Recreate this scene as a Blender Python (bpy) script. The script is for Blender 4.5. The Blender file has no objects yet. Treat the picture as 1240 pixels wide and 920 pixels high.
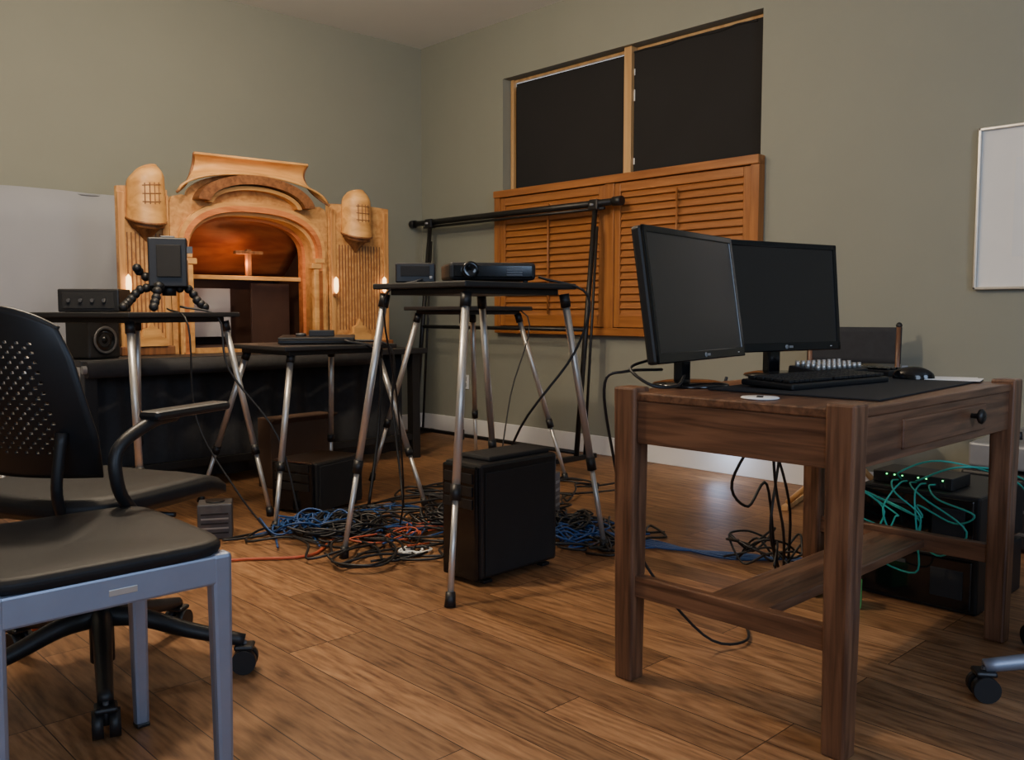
import bpy, bmesh, math, random
from mathutils import Vector, Matrix, Euler
random.seed(7)
SC=bpy.context.scene
COL=SC.collection
pi=math.pi

# ---------------------------------------------------------------- materials
def new_mat(name):
    m=bpy.data.materials.new(name); m.use_nodes=True
    nt=m.node_tree; b=nt.nodes['Principled BSDF']
    return m,nt,b
def mat(name,col,rough=.5,metal=0,var=.12,scale=12,emit=None,es=0,bump=0,coat=0,spec=None):
    m,nt,b=new_mat(name)
    tc=nt.nodes.new('ShaderNodeTexCoord'); n=nt.nodes.new('ShaderNodeTexNoise')
    n.inputs['Scale'].default_value=scale; n.inputs['Detail'].default_value=4
    nt.links.new(tc.outputs['Object'],n.inputs['Vector'])
    mx=nt.nodes.new('ShaderNodeMix'); mx.data_type='RGBA'
    mx.inputs[6].default_value=[c*(1-var) for c in col]+[1]
    mx.inputs[7].default_value=[min(1,c*(1+var)) for c in col]+[1]
    nt.links.new(n.outputs['Fac'],mx.inputs[0]); nt.links.new(mx.outputs[2],b.inputs['Base Color'])
    b.inputs['Roughness'].default_value=rough; b.inputs['Metallic'].default_value=metal
    if spec is not None: b.inputs['Specular IOR Level'].default_value=spec
    if coat: b.inputs['Coat Weight'].default_value=coat
    if emit: b.inputs['Emission Color'].default_value=list(emit)+[1]; b.inputs['Emission Strength'].default_value=es
    if bump:
        bp=nt.nodes.new('ShaderNodeBump'); bp.inputs['Strength'].default_value=bump; bp.inputs['Distance'].default_value=.002
        n2=nt.nodes.new('ShaderNodeTexNoise'); n2.inputs['Scale'].default_value=scale*25
        nt.links.new(tc.outputs['Object'],n2.inputs['Vector'])
        nt.links.new(n2.outputs['Fac'],bp.inputs['Height']); nt.links.new(bp.outputs['Normal'],b.inputs['Normal'])
    return m
def wood(name,c1,c2,axis=2,rough=.4,fine=40,coat=.1,stretch=.06):
    m,nt,b=new_mat(name)
    tc=nt.nodes.new('ShaderNodeTexCoord'); mp=nt.nodes.new('ShaderNodeMapping')
    s=[1,1,1]; s[axis]=stretch; mp.inputs['Scale'].default_value=s
    nt.links.new(tc.outputs['Object'],mp.inputs['Vector'])
    n=nt.nodes.new('ShaderNodeTexNoise'); n.inputs['Scale'].default_value=fine; n.inputs['Detail'].default_value=6; n.inputs['Distortion'].default_value=.6
    nt.links.new(mp.outputs[0],n.inputs['Vector'])
    r=nt.nodes.new('ShaderNodeValToRGB')
    r.color_ramp.elements[0].position=.32; r.color_ramp.elements[0].color=list(c1)+[1]
    r.color_ramp.elements[1].position=.66; r.color_ramp.elements[1].color=list(c2)+[1]
    nt.links.new(n.outputs['Fac'],r.inputs[0]); nt.links.new(r.outputs[0],b.inputs['Base Color'])
    b.inputs['Roughness'].default_value=rough; b.inputs['Coat Weight'].default_value=coat
    b.inputs['Coat Roughness'].default_value=.3
    return m
FC=[(.125,.054,.021,1),(.25,.122,.052,1),(.35,.185,.085,1)]
def floor_mat():
    m,nt,b=new_mat('oak_plank_floor')
    tc=nt.nodes.new('ShaderNodeTexCoord'); mp=nt.nodes.new('ShaderNodeMapping')
    mp.inputs['Rotation'].default_value=(0,0,pi/2)
    nt.links.new(tc.outputs['Object'],mp.inputs['Vector'])
    br=nt.nodes.new('ShaderNodeTexBrick'); br.offset=.37; br.offset_frequency=3; br.squash=1
    for k,v in (('Scale',1),('Brick Width',1.2),('Row Height',.127),('Mortar Size',.0014),('Mortar Smooth',.1),('Bias',0)):
        br.inputs[k].default_value=v
    br.inputs['Color1'].default_value=(0,0,0,1); br.inputs['Color2'].default_value=(1,1,1,1); br.inputs['Mortar'].default_value=(.5,.5,.5,1)
    nt.links.new(mp.outputs[0],br.inputs['Vector'])
    sc=nt.nodes.new('ShaderNodeVectorMath'); sc.operation='MULTIPLY_ADD'
    nt.links.new(br.outputs['Color'],sc.inputs[0]); sc.inputs[1].default_value=(9,23,5)
    mp2=nt.nodes.new('ShaderNodeMapping'); mp2.inputs['Scale'].default_value=(1,.14,1)
    nt.links.new(tc.outputs['Object'],mp2.inputs['Vector']); nt.links.new(mp2.outputs[0],sc.inputs[2])
    n=nt.nodes.new('ShaderNodeTexNoise'); n.inputs['Scale'].default_value=5; n.inputs['Detail'].default_value=1; n.inputs['Distortion'].default_value=.4
    nt.links.new(sc.outputs[0],n.inputs['Vector'])
    mul=nt.nodes.new('ShaderNodeMath'); mul.operation='MULTIPLY'; mul.inputs[1].default_value=85
    nt.links.new(n.outputs['Fac'],mul.inputs[0])
    sn=nt.nodes.new('ShaderNodeMath'); sn.operation='SINE'; nt.links.new(mul.outputs[0],sn.inputs[0])
    n2=nt.nodes.new('ShaderNodeTexNoise'); n2.inputs['Scale'].default_value=75; n2.inputs['Detail'].default_value=5
    nt.links.new(sc.outputs[0],n2.inputs['Vector'])
    ad=nt.nodes.new('ShaderNodeMath'); ad.operation='MULTIPLY_ADD'; ad.inputs[1].default_value=.11
    nt.links.new(sn.outputs[0],ad.inputs[0]); nt.links.new(n2.outputs['Fac'],ad.inputs[2])
    r=nt.nodes.new('ShaderNodeValToRGB')
    r.color_ramp.elements[0].position=.20; r.color_ramp.elements[0].color=FC[0]
    r.color_ramp.elements[1].position=.80; r.color_ramp.elements[1].color=FC[2]
    e=r.color_ramp.elements.new(.5); e.color=FC[1]
    nt.links.new(ad.outputs[0],r.inputs[0])
    mr=nt.nodes.new('ShaderNodeMapRange'); mr.inputs[3].default_value=.70; mr.inputs[4].default_value=1.24
    nt.links.new(br.outputs['Color'],mr.inputs[0])
    mx=nt.nodes.new('ShaderNodeMix'); mx.data_type='RGBA'; mx.blend_type='MULTIPLY'; mx.inputs[0].default_value=1
    nt.links.new(r.outputs[0],mx.inputs[6]); nt.links.new(mr.outputs[0],mx.inputs[7])
    m2=nt.nodes.new('ShaderNodeMix'); m2.data_type='RGBA'; m2.inputs[7].default_value=(.04,.018,.008,1)
    nt.links.new(br.outputs['Fac'],m2.inputs[0]); nt.links.new(mx.outputs[2],m2.inputs[6])
    nt.links.new(m2.outputs[2],b.inputs['Base Color'])
    b.inputs['Roughness'].default_value=.48; b.inputs['Specular IOR Level'].default_value=.4
    bp=nt.nodes.new('ShaderNodeBump'); bp.inputs['Strength'].default_value=.04; bp.inputs['Distance'].default_value=.002
    nt.links.new(ad.outputs[0],bp.inputs['Height']); nt.links.new(bp.outputs[0],b.inputs['Normal'])
    return m
M={}
M['floor']=floor_mat()
M['wall']=mat('greige_wall_paint',(.275,.278,.222),.75,0,.04,3,bump=.1)
M['ceil']=mat('ceiling_paint',(.86,.84,.80),.8,0,.03,3)
M['base']=mat('white_trim_paint',(.82,.81,.78),.45,0,.03)
M['blk']=mat('black_plastic',(.011,.011,.012),.45,0,.2)
M['blkm']=mat('black_matte',(.014,.014,.015),.8,0,.2)
M['panel']=mat('black_window_board',(.015,.014,.014),.9,0,.2,3)
M['blkg']=mat('black_gloss',(.006,.006,.007),.12,0,.1)
M['screen']=mat('lcd_screen',(.024,.020,.017),.28,0,.05)
M['blkmetal']=mat('black_steel',(.03,.028,.026),.4,.5,.2)
M['blkwood']=mat('black_board',(.018,.018,.019),.5,0,.2)
M['seat']=mat('black_seat',(.012,.012,.013),.48,0,.25,40,bump=.3,spec=.3)
M['alu']=mat('brushed_aluminium',(.33,.38,.50),.42,.7,.08,20)
M['silver']=mat('silver_tube',(.62,.60,.56),.35,.7,.08)
M['grey']=mat('grey_metal',(.30,.30,.30),.45,.4,.15)
M['dgrey']=mat('dark_grey_metal',(.11,.11,.115),.45,.5,.3,30)
M['white']=mat('white_plastic',(.8,.8,.78),.5,0,.03)
M['paper']=mat('paper',(.85,.83,.78),.8,0,.03)
M['fabric']=mat('charcoal_cloth',(.035,.035,.037),.95,0,.3,30,bump=.5)
M['screencloth']=mat('grey_screen_cloth',(.36,.37,.40),.9,0,.06,2)
M['shut']=wood('shutter_wood_h',(.27,.092,.022),(.44,.17,.045),1,.4,30)
M['shutv']=wood('shutter_wood_v',(.27,.092,.022),(.44,.17,.045),2,.4,30)
M['dkx']=wood('walnut_x',(.065,.028,.015),(.20,.095,.050),0,.38,60)
M['dky']=wood('walnut_y',(.065,.028,.015),(.20,.095,.050),1,.38,60)
M['dkz']=wood('walnut_z',(.065,.028,.015),(.20,.095,.050),2,.38,60)
M['gold']=wood('gilded_ply',(.46,.20,.055),(.70,.37,.12),2,.5,26,stretch=.12)
M['goldh']=wood('gilded_ply_h',(.56,.26,.07),(.82,.44,.14),0,.45,20,stretch=.2)
M['goldk']=wood('stained_ply',(.14,.05,.016),(.30,.12,.04),2,.5,40,stretch=.1)
M['red']=wood('red_stained_ply',(.48,.13,.035),(.75,.27,.08),0,.5,22,stretch=.2)
M['vault']=wood('red_vault_ply',(.28,.055,.018),(.52,.15,.045),0,.5,12,stretch=.3)
M['dbrown']=mat('dark_brown_board',(.045,.018,.010),.6,0,.3)
M['card']=mat('dark_cardboard',(.085,.045,.026),.8,0,.1)
M['pine']=wood('pine',(.50,.27,.10),(.66,.40,.17),2,.5,20)
M['blue']=mat('blue_cable',(.015,.065,.21),.45)
M['teal']=mat('teal_cable',(.03,.45,.36),.45)
M['orange']=mat('orange_cable',(.45,.08,.03),.5)
M['glow']=mat('sconce_glow',(1,.7,.3),.5,emit=(1,.6,.25),es=5)
M['led']=mat('green_led',(.1,1,.3),.5,emit=(.1,1,.25),es=5)
M['green']=mat('green_plastic',(.08,.5,.12),.5)
M['daylight']=mat('daylight_gap',(.9,.9,.9),.9,emit=(.8,.88,1),es=1.2)

# ---------------------------------------------------------------- builders
def link(o): COL.objects.link(o); return o
def mesh_obj(name,verts,faces,m,smooth=False):
    me=bpy.data.meshes.new(name); me.from_pydata([tuple(v) for v in verts],[],faces); me.update()
    o=bpy.data.objects.new(name,me); link(o)
    if m: me.materials.append(M[m] if isinstance(m,str) else m)
    if smooth:
        for p in me.polygons: p.use_smooth=True
    return o
def catmull(P,n=6):
    P=[Vector(p) for p in P]
    if len(P)<3: return P
    Q=[P[0]*2-P[1]]+P+[P[-1]*2-P[-2]]; out=[]
    for i in range(1,len(Q)-2):
        a,b,c,d=Q[i-1:i+3]
        for k in range(n):
            t=k/n
            out.append(.5*((2*b)+(c-a)*t+(2*a-5*b+4*c-d)*t*t+(3*b-a-3*c+d)*t**3))
    out.append(P[-1]); return out
def tube_geo(paths,r,seg=8,smooth=True,radii=None):
    V=[];F=[]
    for P in paths:
        Q=catmull(P) if smooth else [Vector(p) for p in P]
        t=(Q[1]-Q[0]).normalized(); up=Vector((0,0,1)) if abs(t.z)<.9 else Vector((1,0,0))
        nrm=t.cross(up).normalized(); b0=len(V)
        for i,p in enumerate(Q):
            if 0<i<len(Q)-1: t=(Q[i+1]-Q[i-1]).normalized()
            elif i: t=(Q[i]-Q[i-1]).normalized()
            nrm=(nrm-t*nrm.dot(t)).normalized(); bn=t.cross(nrm)
            rr=r if radii is None else radii[0]+(radii[1]-radii[0])*i/(len(Q)-1)
            for k in range(seg):
                a=2*pi*k/seg; V.append(p+rr*(math.cos(a)*nrm+math.sin(a)*bn))
            if i:
                for k in range(seg):
                    F.append((b0+(i-1)*seg+k,b0+(i-1)*seg+(k+1)%seg,b0+i*seg+(k+1)%seg,b0+i*seg+k))
        F.append(tuple(b0+k for k in range(seg))[::-1]); F.append(tuple(b0+(len(Q)-1)*seg+k for k in range(seg)))
    return V,F
class G:
    def __init__(s,name,loc=(0,0,0),rz=0,world=False):
        s.e=bpy.data.objects.new(name,None); link(s.e); s.e.empty_display_size=.1
        s.e.location=loc; s.e.rotation_euler=(0,0,rz); s.loc=Vector(loc); s.w=world
    def P(s,p): return Vector(p)-s.loc if s.w else Vector(p)
    def add(s,o): o.parent=s.e; return o
    def box(s,name,size,loc,m,rot=(0,0,0),bevel=.003,taper=None):
        x,y,z=[v/2 for v in size]; tx,ty=(taper if taper else (1,1))
        vs=[(-x*tx,-y*ty,-z),(x*tx,-y*ty,-z),(x*tx,y*ty,-z),(-x*tx,y*ty,-z),(-x,-y,z),(x,-y,z),(x,y,z),(-x,y,z)]
        fs=[(0,3,2,1),(4,5,6,7),(0,1,5,4),(1,2,6,5),(2,3,7,6),(3,0,4,7)]
        o=mesh_obj(name,vs,fs,m); o.location=s.P(loc); o.rotation_euler=rot
        if bevel:
            bm=bmesh.new(); bm.from_mesh(o.data)
            bmesh.ops.bevel(bm,geom=bm.edges[:],offset=min(bevel,min(size)*.45),segments=2,profile=.5,affect='EDGES')
            bm.to_mesh(o.data); bm.free()
        return s.add(o)
    def bb(s,name,x0,x1,y0,y1,z0,z1,m,bevel=.003):
        return s.box(name,(x1-x0,y1-y0,z1-z0),((x0+x1)/2,(y0+y1)/2,(z0+z1)/2),m,bevel=bevel)
    def tube(s,name,paths,r,m,seg=8,smooth=True,radii=None):
        if not isinstance(paths[0][0],(tuple,list,Vector)): paths=[paths]
        V,F=tube_geo([[s.P(p) for p in q] for q in paths],r,seg,smooth,radii)
        o=mesh_obj(name,V,F,m,True); return s.add(o)
    def rod(s,name,a,b,r,m,r2=None,seg=14):
        o=s.tube(name,[a,b],r,m,seg,False,(r,r2 if r2 is not None else r))
        for p in o.data.polygons:
            if len(p.vertices)>4: p.use_smooth=False
        return o
    def lathe(s,name,prof,loc,m,a0=0,a1=2*pi,seg=28,rot=(0,0,0)):
        full=abs(a1-a0-2*pi)<1e-4; n=seg if full else seg+1; V=[];F=[]
        for r,z in prof:
            for k in range(n):
                a=a0+(a1-a0)*k/seg; V.append((r*math.cos(a),r*math.sin(a),z))
        for i in range(len(prof)-1):
            for k in range(seg):
                F.append((i*n+k,i*n+(k+1)%n,(i+1)*n+(k+1)%n,(i+1)*n+k))
        o=mesh_obj(name,V,F,m,True); o.location=s.P(loc); o.rotation_euler=rot; return s.add(o)
    def grid(s,name,fn,nu,nv,m,th=0,smooth=True):
        V=[];F=[]
        for j in range(nv+1):
            for i in range(nu+1): V.append(s.P(fn(i/nu,j/nv)))
        for j in range(nv):
            for i in range(nu):
                a=j*(nu+1)+i; F.append((a,a+1,a+nu+2,a+nu+1))
        o=mesh_obj(name,V,F,m,smooth)
        if th: md=o.modifiers.new('sol','SOLIDIFY'); md.thickness=th; md.offset=0
        return s.add(o)
    def shape(s,name,outs,depth,loc,m,rot=(pi/2,0,0)):
        cu=bpy.data.curves.new(name,'CURVE'); cu.dimensions='2D'; cu.fill_mode='BOTH'; cu.extrude=depth/2
        for o_ in outs:
            sp=cu.splines.new('POLY'); sp.points.add(len(o_)-1); sp.use_cyclic_u=True
            for p,q in zip(sp.points,o_): p.co=(q[0],q[1],0,1)
        t=bpy.data.objects.new('tmp',cu); link(t)
        dg=bpy.context.evaluated_depsgraph_get(); me=bpy.data.meshes.new_from_object(t.evaluated_get(dg))
        bpy.data.objects.remove(t)
        me.name=name; me.materials.clear(); me.materials.append(M[m])
        o=bpy.data.objects.new(name,me); link(o); o.location=s.P(loc); o.rotation_euler=rot
        return s.add(o)
def arc(cx,cz,rx,rz,a0,a1,n=16):
    return [(cx+rx*math.cos(a0+(a1-a0)*i/n),cz+rz*math.sin(a0+(a1-a0)*i/n)) for i in range(n+1)]
def sarc(cx,cz,rx,rz,a0,a1,n=28,e=.8):
    o=[]
    for i in range(n+1):
        a=a0+(a1-a0)*i/n; c,s_=math.cos(a),math.sin(a)
        o.append((cx+rx*math.copysign(abs(c)**e,c),cz+rz*abs(s_)**e))
    return o

# ---------------------------------------------------------------- room
H=3.05; X0,Y0=-7.2,-8.6
def slab(name,x0,x1,y0,y1,z0,z1,m):
    vs=[(x,y,z) for z in (z0,z1) for y in (y0,y1) for x in (x0,x1)]
    fs=[(0,2,3,1),(4,5,7,6),(0,1,5,4),(1,3,7,5),(3,2,6,7),(2,0,4,6)]
    return mesh_obj(name,vs,fs,m)
slab('floor',X0,0,Y0,0,-.1,0,'floor')
slab('ceiling',X0,0,Y0,0,H,H+.1,'ceil')
slab('wall_left',X0,.15,0,.15,0,H,'wall')
slab('wall_rear',X0-.15,X0,Y0,0.15,0,H,'wall')
slab('wall_side',X0,.15,Y0-.15,Y0,0,H,'wall')
wy0,wy1,wz0,wz1=-3.08,-.96,.84,2.64
def wallpiece():
    V=[];F=[]
    def bx(y0,y1,z0,z1):
        b=len(V)
        V.extend([(x,y,z) for z in (z0,z1) for y in (y0,y1) for x in (0,.15)])
        F.extend([tuple(b+i for i in f) for f in [(0,2,3,1),(4,5,7,6),(0,1,5,4),(1,3,7,5),(3,2,6,7),(2,0,4,6)]])
    bx(Y0,wy0,0,H); bx(wy1,0,0,H); bx(wy0,wy1,0,wz0); bx(wy0,wy1,wz1,H)
    return mesh_obj('wall_right',V,F,'wall')
wallpiece()
g=G('baseboard_left',(-3.6,-.008,0),0,True); g.bb('board',X0,-.016,-.016,0,0,.125,'base',.004)
g=G('baseboard_right',(-.008,-4,0),0,True); g.bb('board',-.016,0,Y0,0,0,.125,'base',.004)

g=G('window_1',(.08,-2.02,1.7),0,True)
g.bb('outside_glow',.142,.149,wy0,wy1,wz0,wz1,'daylight',0)
g.bb('black_panel_1',.06,.068,-2.06,-1.045,1.7,2.60,'panel',0)
g.bb('black_panel_2',.06,.068,-3.08,-2.125,1.7,2.612,'panel',0)
g.bb('mullion',.03,.10,-2.125,-2.065,1.7,2.64,'pine')
g.bb('side_strip',.07,.1,-1.0,-.97,1.7,2.64,'pine')
g.bb('head_strip',.09,.12,-3.08,-.96,2.622,2.64,'pine')
g.bb('backing',.12,.13,-3.08,-.96,.84,2.60,'panel',0)
for i,(a,b_) in enumerate([(2.46,2.50),(2.30,2.37),(1.9,1.94)]): g.bb('torn_edge_%d'%i,.057,.06,-2.133-.001*i,-2.126,a,b_,'white',0)
g.tube('paint_drip_edge',[(.0575,-2.1+.0-.13*i,2.602+.006*math.sin(i*2.3)) for i in range(8)],.006,'panel',6)

g=G('window_shutters',(-.03,-2.02,1.3),0,True)
sy0,sy1,sz0,sz1=-3.11,-.93,.80,1.83
g.bb('frame_top',-.07,.0,sy0,sy1,sz1-.05,sz1,'shut')
g.bb('frame_bottom',-.06,.0,sy0,sy1,sz0,sz0+.05,'shut')
g.bb('frame_side_1',-.06,.0,sy1-.055,sy1,sz0+.05,sz1-.05,'shutv')
g.bb('frame_side_2',-.06,.0,sy0,sy0+.055,sz0+.05,sz1-.05,'shutv')
def louv(tag,a,b):
    g.bb('stile_a'+tag,-.05,-.015,b-.05,b-.002,sz0+.055,sz1-.055,'shutv')
    g.bb('stile_b'+tag,-.05,-.015,a+.002,a+.05,sz0+.055,sz1-.055,'shutv')
    g.bb('rail_t'+tag,-.05,-.015,a+.05,b-.05,sz1-.11,sz1-.055,'shut')
    g.bb('rail_b'+tag,-.05,-.015,a+.05,b-.05,sz0+.055,sz0+.13,'shut')
    z=sz0+.155; i=0
    while z<sz1-.115:
        g.box('louvre%s_%d'%(tag,i),(.060,b-a-.102,.009),(-.032,(a+b)/2,z),'shut',rot=(0,-1.12,0)); z+=.047; i+=1
    g.rod('tilt_rod'+tag,(-.064,(a+b)/2,sz0+.14),(-.064,(a+b)/2,sz1-.13),.007,'shutv')
ym=[-.985,-2.02,-3.055]
louv('_1',ym[1]+.04,ym[0]); louv('_2',ym[2],ym[1]-.04)
g.bb('centre_post',-.055,-.01,ym[1]-.04,ym[1]+.04,sz0+.05,sz1-.05,'shutv')

g=G('wall_outlet',(-.006,-.54,.41),0,True)
g.bb('plate',-.012,-.001,-.575,-.505,.355,.465,'white'); g.bb('socket_1',-.016,-.01,-.558,-.522,.415,.45,'grey'); g.bb('socket_2',-.016,-.01,-.558,-.522,.37,.405,'grey')

g=G('picture_frame',(-.015,-4.6,1.44),0,True)
fy0,fy1,fz0,fz1=-4.95,-4.24,1.06,1.81
for n,a in (('frame_top',(fy0,fy1,fz1-.014,fz1)),('frame_bottom',(fy0,fy1,fz0,fz0+.014)),('frame_l',(fy1-.014,fy1,fz0,fz1)),('frame_r',(fy0,fy0+.014,fz0,fz1))):
    g.bb(n,-.032,-.002,*a,'silver')
g.bb('mat_board',-.014,-.004,fy0+.014,fy1-.014,fz0+.014,fz1-.014,'paper',0)
g.bb('print',-.0165,-.0145,fy0+.16,fy1-.16,fz0+.15,fz1-.15,'white',0)

g=G('projection_screen',(-3.0,-.1,.9),0,True)
g.grid('cloth',lambda u,v:(-3.9+1.75*u,-.10+.012*math.sin(u*19)+.006*math.sin(u*41+v*3),.10+1.56*v+.012*math.sin(u*3.1)),60,8,'screencloth',.004)
g.rod('hem_bar',(-3.9,-.085,1.66),(-2.15,-.085,1.66),.008,'screencloth')

# ---------------------------------------------------------------- stage console table
TZ=.72
g=G('console_table',(-2,-.8,0),0,True)
g.bb('top',-3.06,-.92,-1.22,-.3,TZ-.035,TZ,'blkwood',.005)
for i,(x,y) in enumerate([(-3.0,-1.15),(-.98,-1.15),(-3.0,-.36),(-.98,-.36)]): g.bb('leg_%d'%i,x-.03,x+.03,y-.03,y+.03,0,TZ-.035,'blkmetal')
g.grid('skirt',lambda u,v:(-2.97+1.95*u,-1.06+.02*math.sin(u*60)+.01*math.sin(u*23),.04+.64*v),160,4,'fabric',.004)
g.bb('lower_rail',-2.98,-1.0,-1.17,-1.13,.12,.16,'blkmetal')
g=G('backdrop_roll',(-2.2,-1.29,.69),0,True)
g.rod('roll',(-3.05,-1.27,.675),(-1.35,-1.27,.675),.042,'fabric'); g.rod('core',(-3.07,-1.27,.675),(-1.33,-1.27,.675),.02,'grey')

# ---------------------------------------------------------------- proscenium
g=G('toy_theatre_proscenium',(-1.9,-.9,TZ),0,True)
yF=-.9
xl,xr=-2.47,-1.47; xc=-1.97
body=[(xl,TZ),(xl,1.55),(xl+.015,1.59),(xl+.07,1.605)]+arc(xc,1.60,.40,.15,pi,0,20)+[(xr-.05,1.605),(xr-.015,1.59),(xr,1.55),(xr,TZ)]
op=[(xc-.435,TZ+.03),(xc-.435,1.29)]+sarc(xc,1.29,.435,.27,pi,0)+[(xc+.435,1.29),(xc+.435,TZ+.03)]
g.shape('arch_board',[body,op],.03,(0,yF,0),'gold')
def ring(w0,w1,top0,top1,spring=1.29):
    o=[(xc-w1,TZ),(xc-w1,spring)]+sarc(xc,spring,w1,top1,pi,0)+[(xc+w1,spring),(xc+w1,TZ)]
    i=[(xc+w0,TZ),(xc+w0,spring)]+sarc(xc,spring,w0,top0,0,pi)+[(xc-w0,spring),(xc-w0,TZ)]
    return [o+i]
g.shape('arch_moulding_outer',ring(.44,.468,.275,.30),.03,(0,yF-.03,0),'goldh')
g.shape('arch_moulding_mid',ring(.415,.443,.245,.277),.06,(0,yF-.02,0),'red')
g.shape('arch_moulding_inner',ring(.395,.418,.225,.248),.09,(0,yF+.03,0),'goldh')
g.shape('stage_inner_frame',ring(.375,.398,.205,.228),.05,(0,yF+.10,0),'red')
for s_ in (-1,1):
    for k,(dx,z0,z1) in enumerate(((.425,1.255,1.285),(.40,1.22,1.255))):
        g.bb('corbel_%d_%d'%(s_,k),xc+s_*dx-.035,xc+s_*dx+.035,yF-.055,yF-.01,z0,z1,'goldh',.006)
    g.bb('jamb_%d'%s_,xc+s_*.42-.035,xc+s_*.42+.035,yF-.05,yF-.01,TZ,1.22,'goldh',.008)
def band(nm,cz,r0,h0,r1,h1,dep,y,m):
    o=arc(xc,cz,r1,h1,pi*.97,pi*.03,24); i=arc(xc,cz,r0,h0,pi*.03,pi*.97,24); g.shape(nm,[o+i],dep,(0,y,0),m)
band('crown_band',1.565,.30,.125,.37,.175,.09,yF-.055,'goldk')
band('crown_fillet',1.56,.27,.10,.30,.122,.05,yF-.04,'goldh')
# flared crest sheet: concave, narrow at the top, sweeping out at the bottom corners
def crest(u,v):
    s_=2*u-1; half=.345+.135*(1-v)**2.6+.012*max(0,v-.8)*5
    zb=1.595+.145*math.sqrt(max(0,1-s_*s_*.995)); zt=1.838+.006*s_
    z=zb+(zt-zb)*v
    y=yF-.10+.10*math.sin(min(1,v*1.02)*pi*.62)-.045*v**4
    return (xc-.01+s_*half,y,z)
g.grid('crest_scroll',crest,40,20,'goldh',.012)
g.tube('crest_edge',[[crest(i/20,1) for i in range(21)]],.009,'goldh')
for q in (0,1): g.tube('crest_side_edge_%d'%q,[[crest(q,i/12) for i in range(13)]],.008,'goldk')
def wing(tag,a,b,zt,yy):
    n=12
    g.shape('wing_board'+tag,[[(a,TZ),(a,zt)]+[(a+(b-a)*k/n,zt+.008*math.sin(k/n*pi)) for k in range(1,n)]+[(b,zt),(b,TZ)]],.03,(0,yy,0),'gold')
    w=b-a
    for k,f in enumerate((.06,.94)): g.bb('wing_stile%s_%d'%(tag,k),a+w*f-.018,a+w*f+.018,yy-.03,yy-.014,TZ,zt-.03,'gold',.004)
    k=0; x=a+w*.16
    while x<b-w*.14:
        g.bb('flute%s_%d'%(tag,k),x,x+.007,yy-.020,yy-.015,TZ+.12,1.38,'goldk',.002); x+=.022; k+=1
    g.bb('plinth'+tag,a-.01,b+.01,yy-.05,yy-.012,TZ,TZ+.05,'goldk',.006)
wing('_l',-2.75,-2.48,1.62,yF); wing('_r',-1.46,-1.0,1.63,yF)
# curled cartouche sheets on the wings with lattice relief and pendant
for tag,x,zc,sl in (('_l',-2.60,1.45,.05),('_r',-1.26,1.45,0)):
    r=.10
    def cart(u,v):
        a=pi+pi*u; rr=r*(.90+.14*(1-v)**4+.05*math.sin(v*pi)+.02*v)
        if v>.78: rr*=1-.38*((v-.78)/.22)**2
        z=zc+.255*v+.018*math.sin(pi*u)*(v**2)-.035*math.sin(pi*u)*(1-v)+sl*(u-.3)*v
        return (x+rr*math.cos(a),yF-.015+rr*math.sin(a),z)
    g.grid('cartouche'+tag,cart,28,24,'goldh',.010)
    g.grid('cartouche_lining'+tag,lambda u,v:(x+(.90*(cart(u,v*.9)[0]-x)),yF-.015+.88*(cart(u,v*.9)[1]-yF+.015),cart(u,v*.9)[2]-.02),20,12,'goldk',.004)
    def off(u,v,k=1.04):
        p=cart(u,v); return (x+(p[0]-x)*k,yF-.015+(p[1]-yF+.015)*k,p[2])
    g.tube('lattice_up'+tag,[[off(u,.36+.36*i/5) for i in range(6)] for u in (.38,.46,.54,.62)],.0035,'goldk',6)
    g.tube('lattice_across'+tag,[[off(.34+.32*i/8,v) for i in range(9)] for v in (.40,.54,.68)],.0035,'goldk',6)
    g.tube('rim_low'+tag,[[off(i/14,.02,1.0) for i in range(15)]],.008,'goldk',8)
    g.tube('rim_top'+tag,[[off(i/14,1,1.0) for i in range(15)]],.007,'goldh',8)
    g.grid('cap_roof'+tag,lambda u,v:tuple((1-v)*p+v*q for p,q in zip(cart(u,1),(x,yF-.015,zc+.272+sl*.2))),20,4,'goldh',.004)
    g.lathe('capital_pendant'+tag,[(.004,-.10),(.02,-.085),(.045,-.055),(.075,-.03),(r*.86,-.01),(r*.9,.01)],(x,yF-.015,zc-.015),'goldk',pi,2*pi,20)
    o_=[(x-.085,TZ+.05),(x-.085,TZ+.09),(x-.05,TZ+.10),(x-.045,TZ+.14),(x-.015,TZ+.15),(x,TZ+.19),(x+.015,TZ+.15),(x+.045,TZ+.14),(x+.05,TZ+.10),(x+.085,TZ+.09),(x+.085,TZ+.05)]
    g.shape('base_crest'+tag,[o_],.03,(0,yF-.045,0),'goldh')
for i,(x,z) in enumerate([(-2.715,1.10),(-1.43,1.12),(-1.06,1.13),]):
    g.lathe('sconce_%d'%i,[(.001,-.05),(.013,-.035),(.015,0),(.013,.04),(.001,.055)],(x,yF-.05,z),'glow',0,2*pi,12)
    g.bb('sconce_bracket_%d'%i,x-.012,x+.012,yF-.055,yF-.012,z-.07,z-.05,'goldk')
g.bb('stage_floor',-2.40,-1.54,-.88,-.32,TZ,TZ+.03,'dbrown')
g.bb('stage_back',-2.41,-1.53,-.34,-.32,TZ,1.5,'dbrown')
g.bb('stage_side_l',-2.43,-2.41,-.87,-.32,TZ,1.5,'dbrown'); g.bb('stage_side_r',-1.53,-1.51,-.87,-.32,TZ,1.5,'dbrown')
g.grid('stage_vault',lambda u,v:(-2.41+.88*u,-.86+.40*v,1.18+.33*(1-v)+.05*math.sin(u*pi)*(1-v)),12,10,'vault',.01)
g.bb('stage_roof',-2.43,-1.51,-.87,-.32,1.57,1.585,'dbrown',0)
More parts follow.
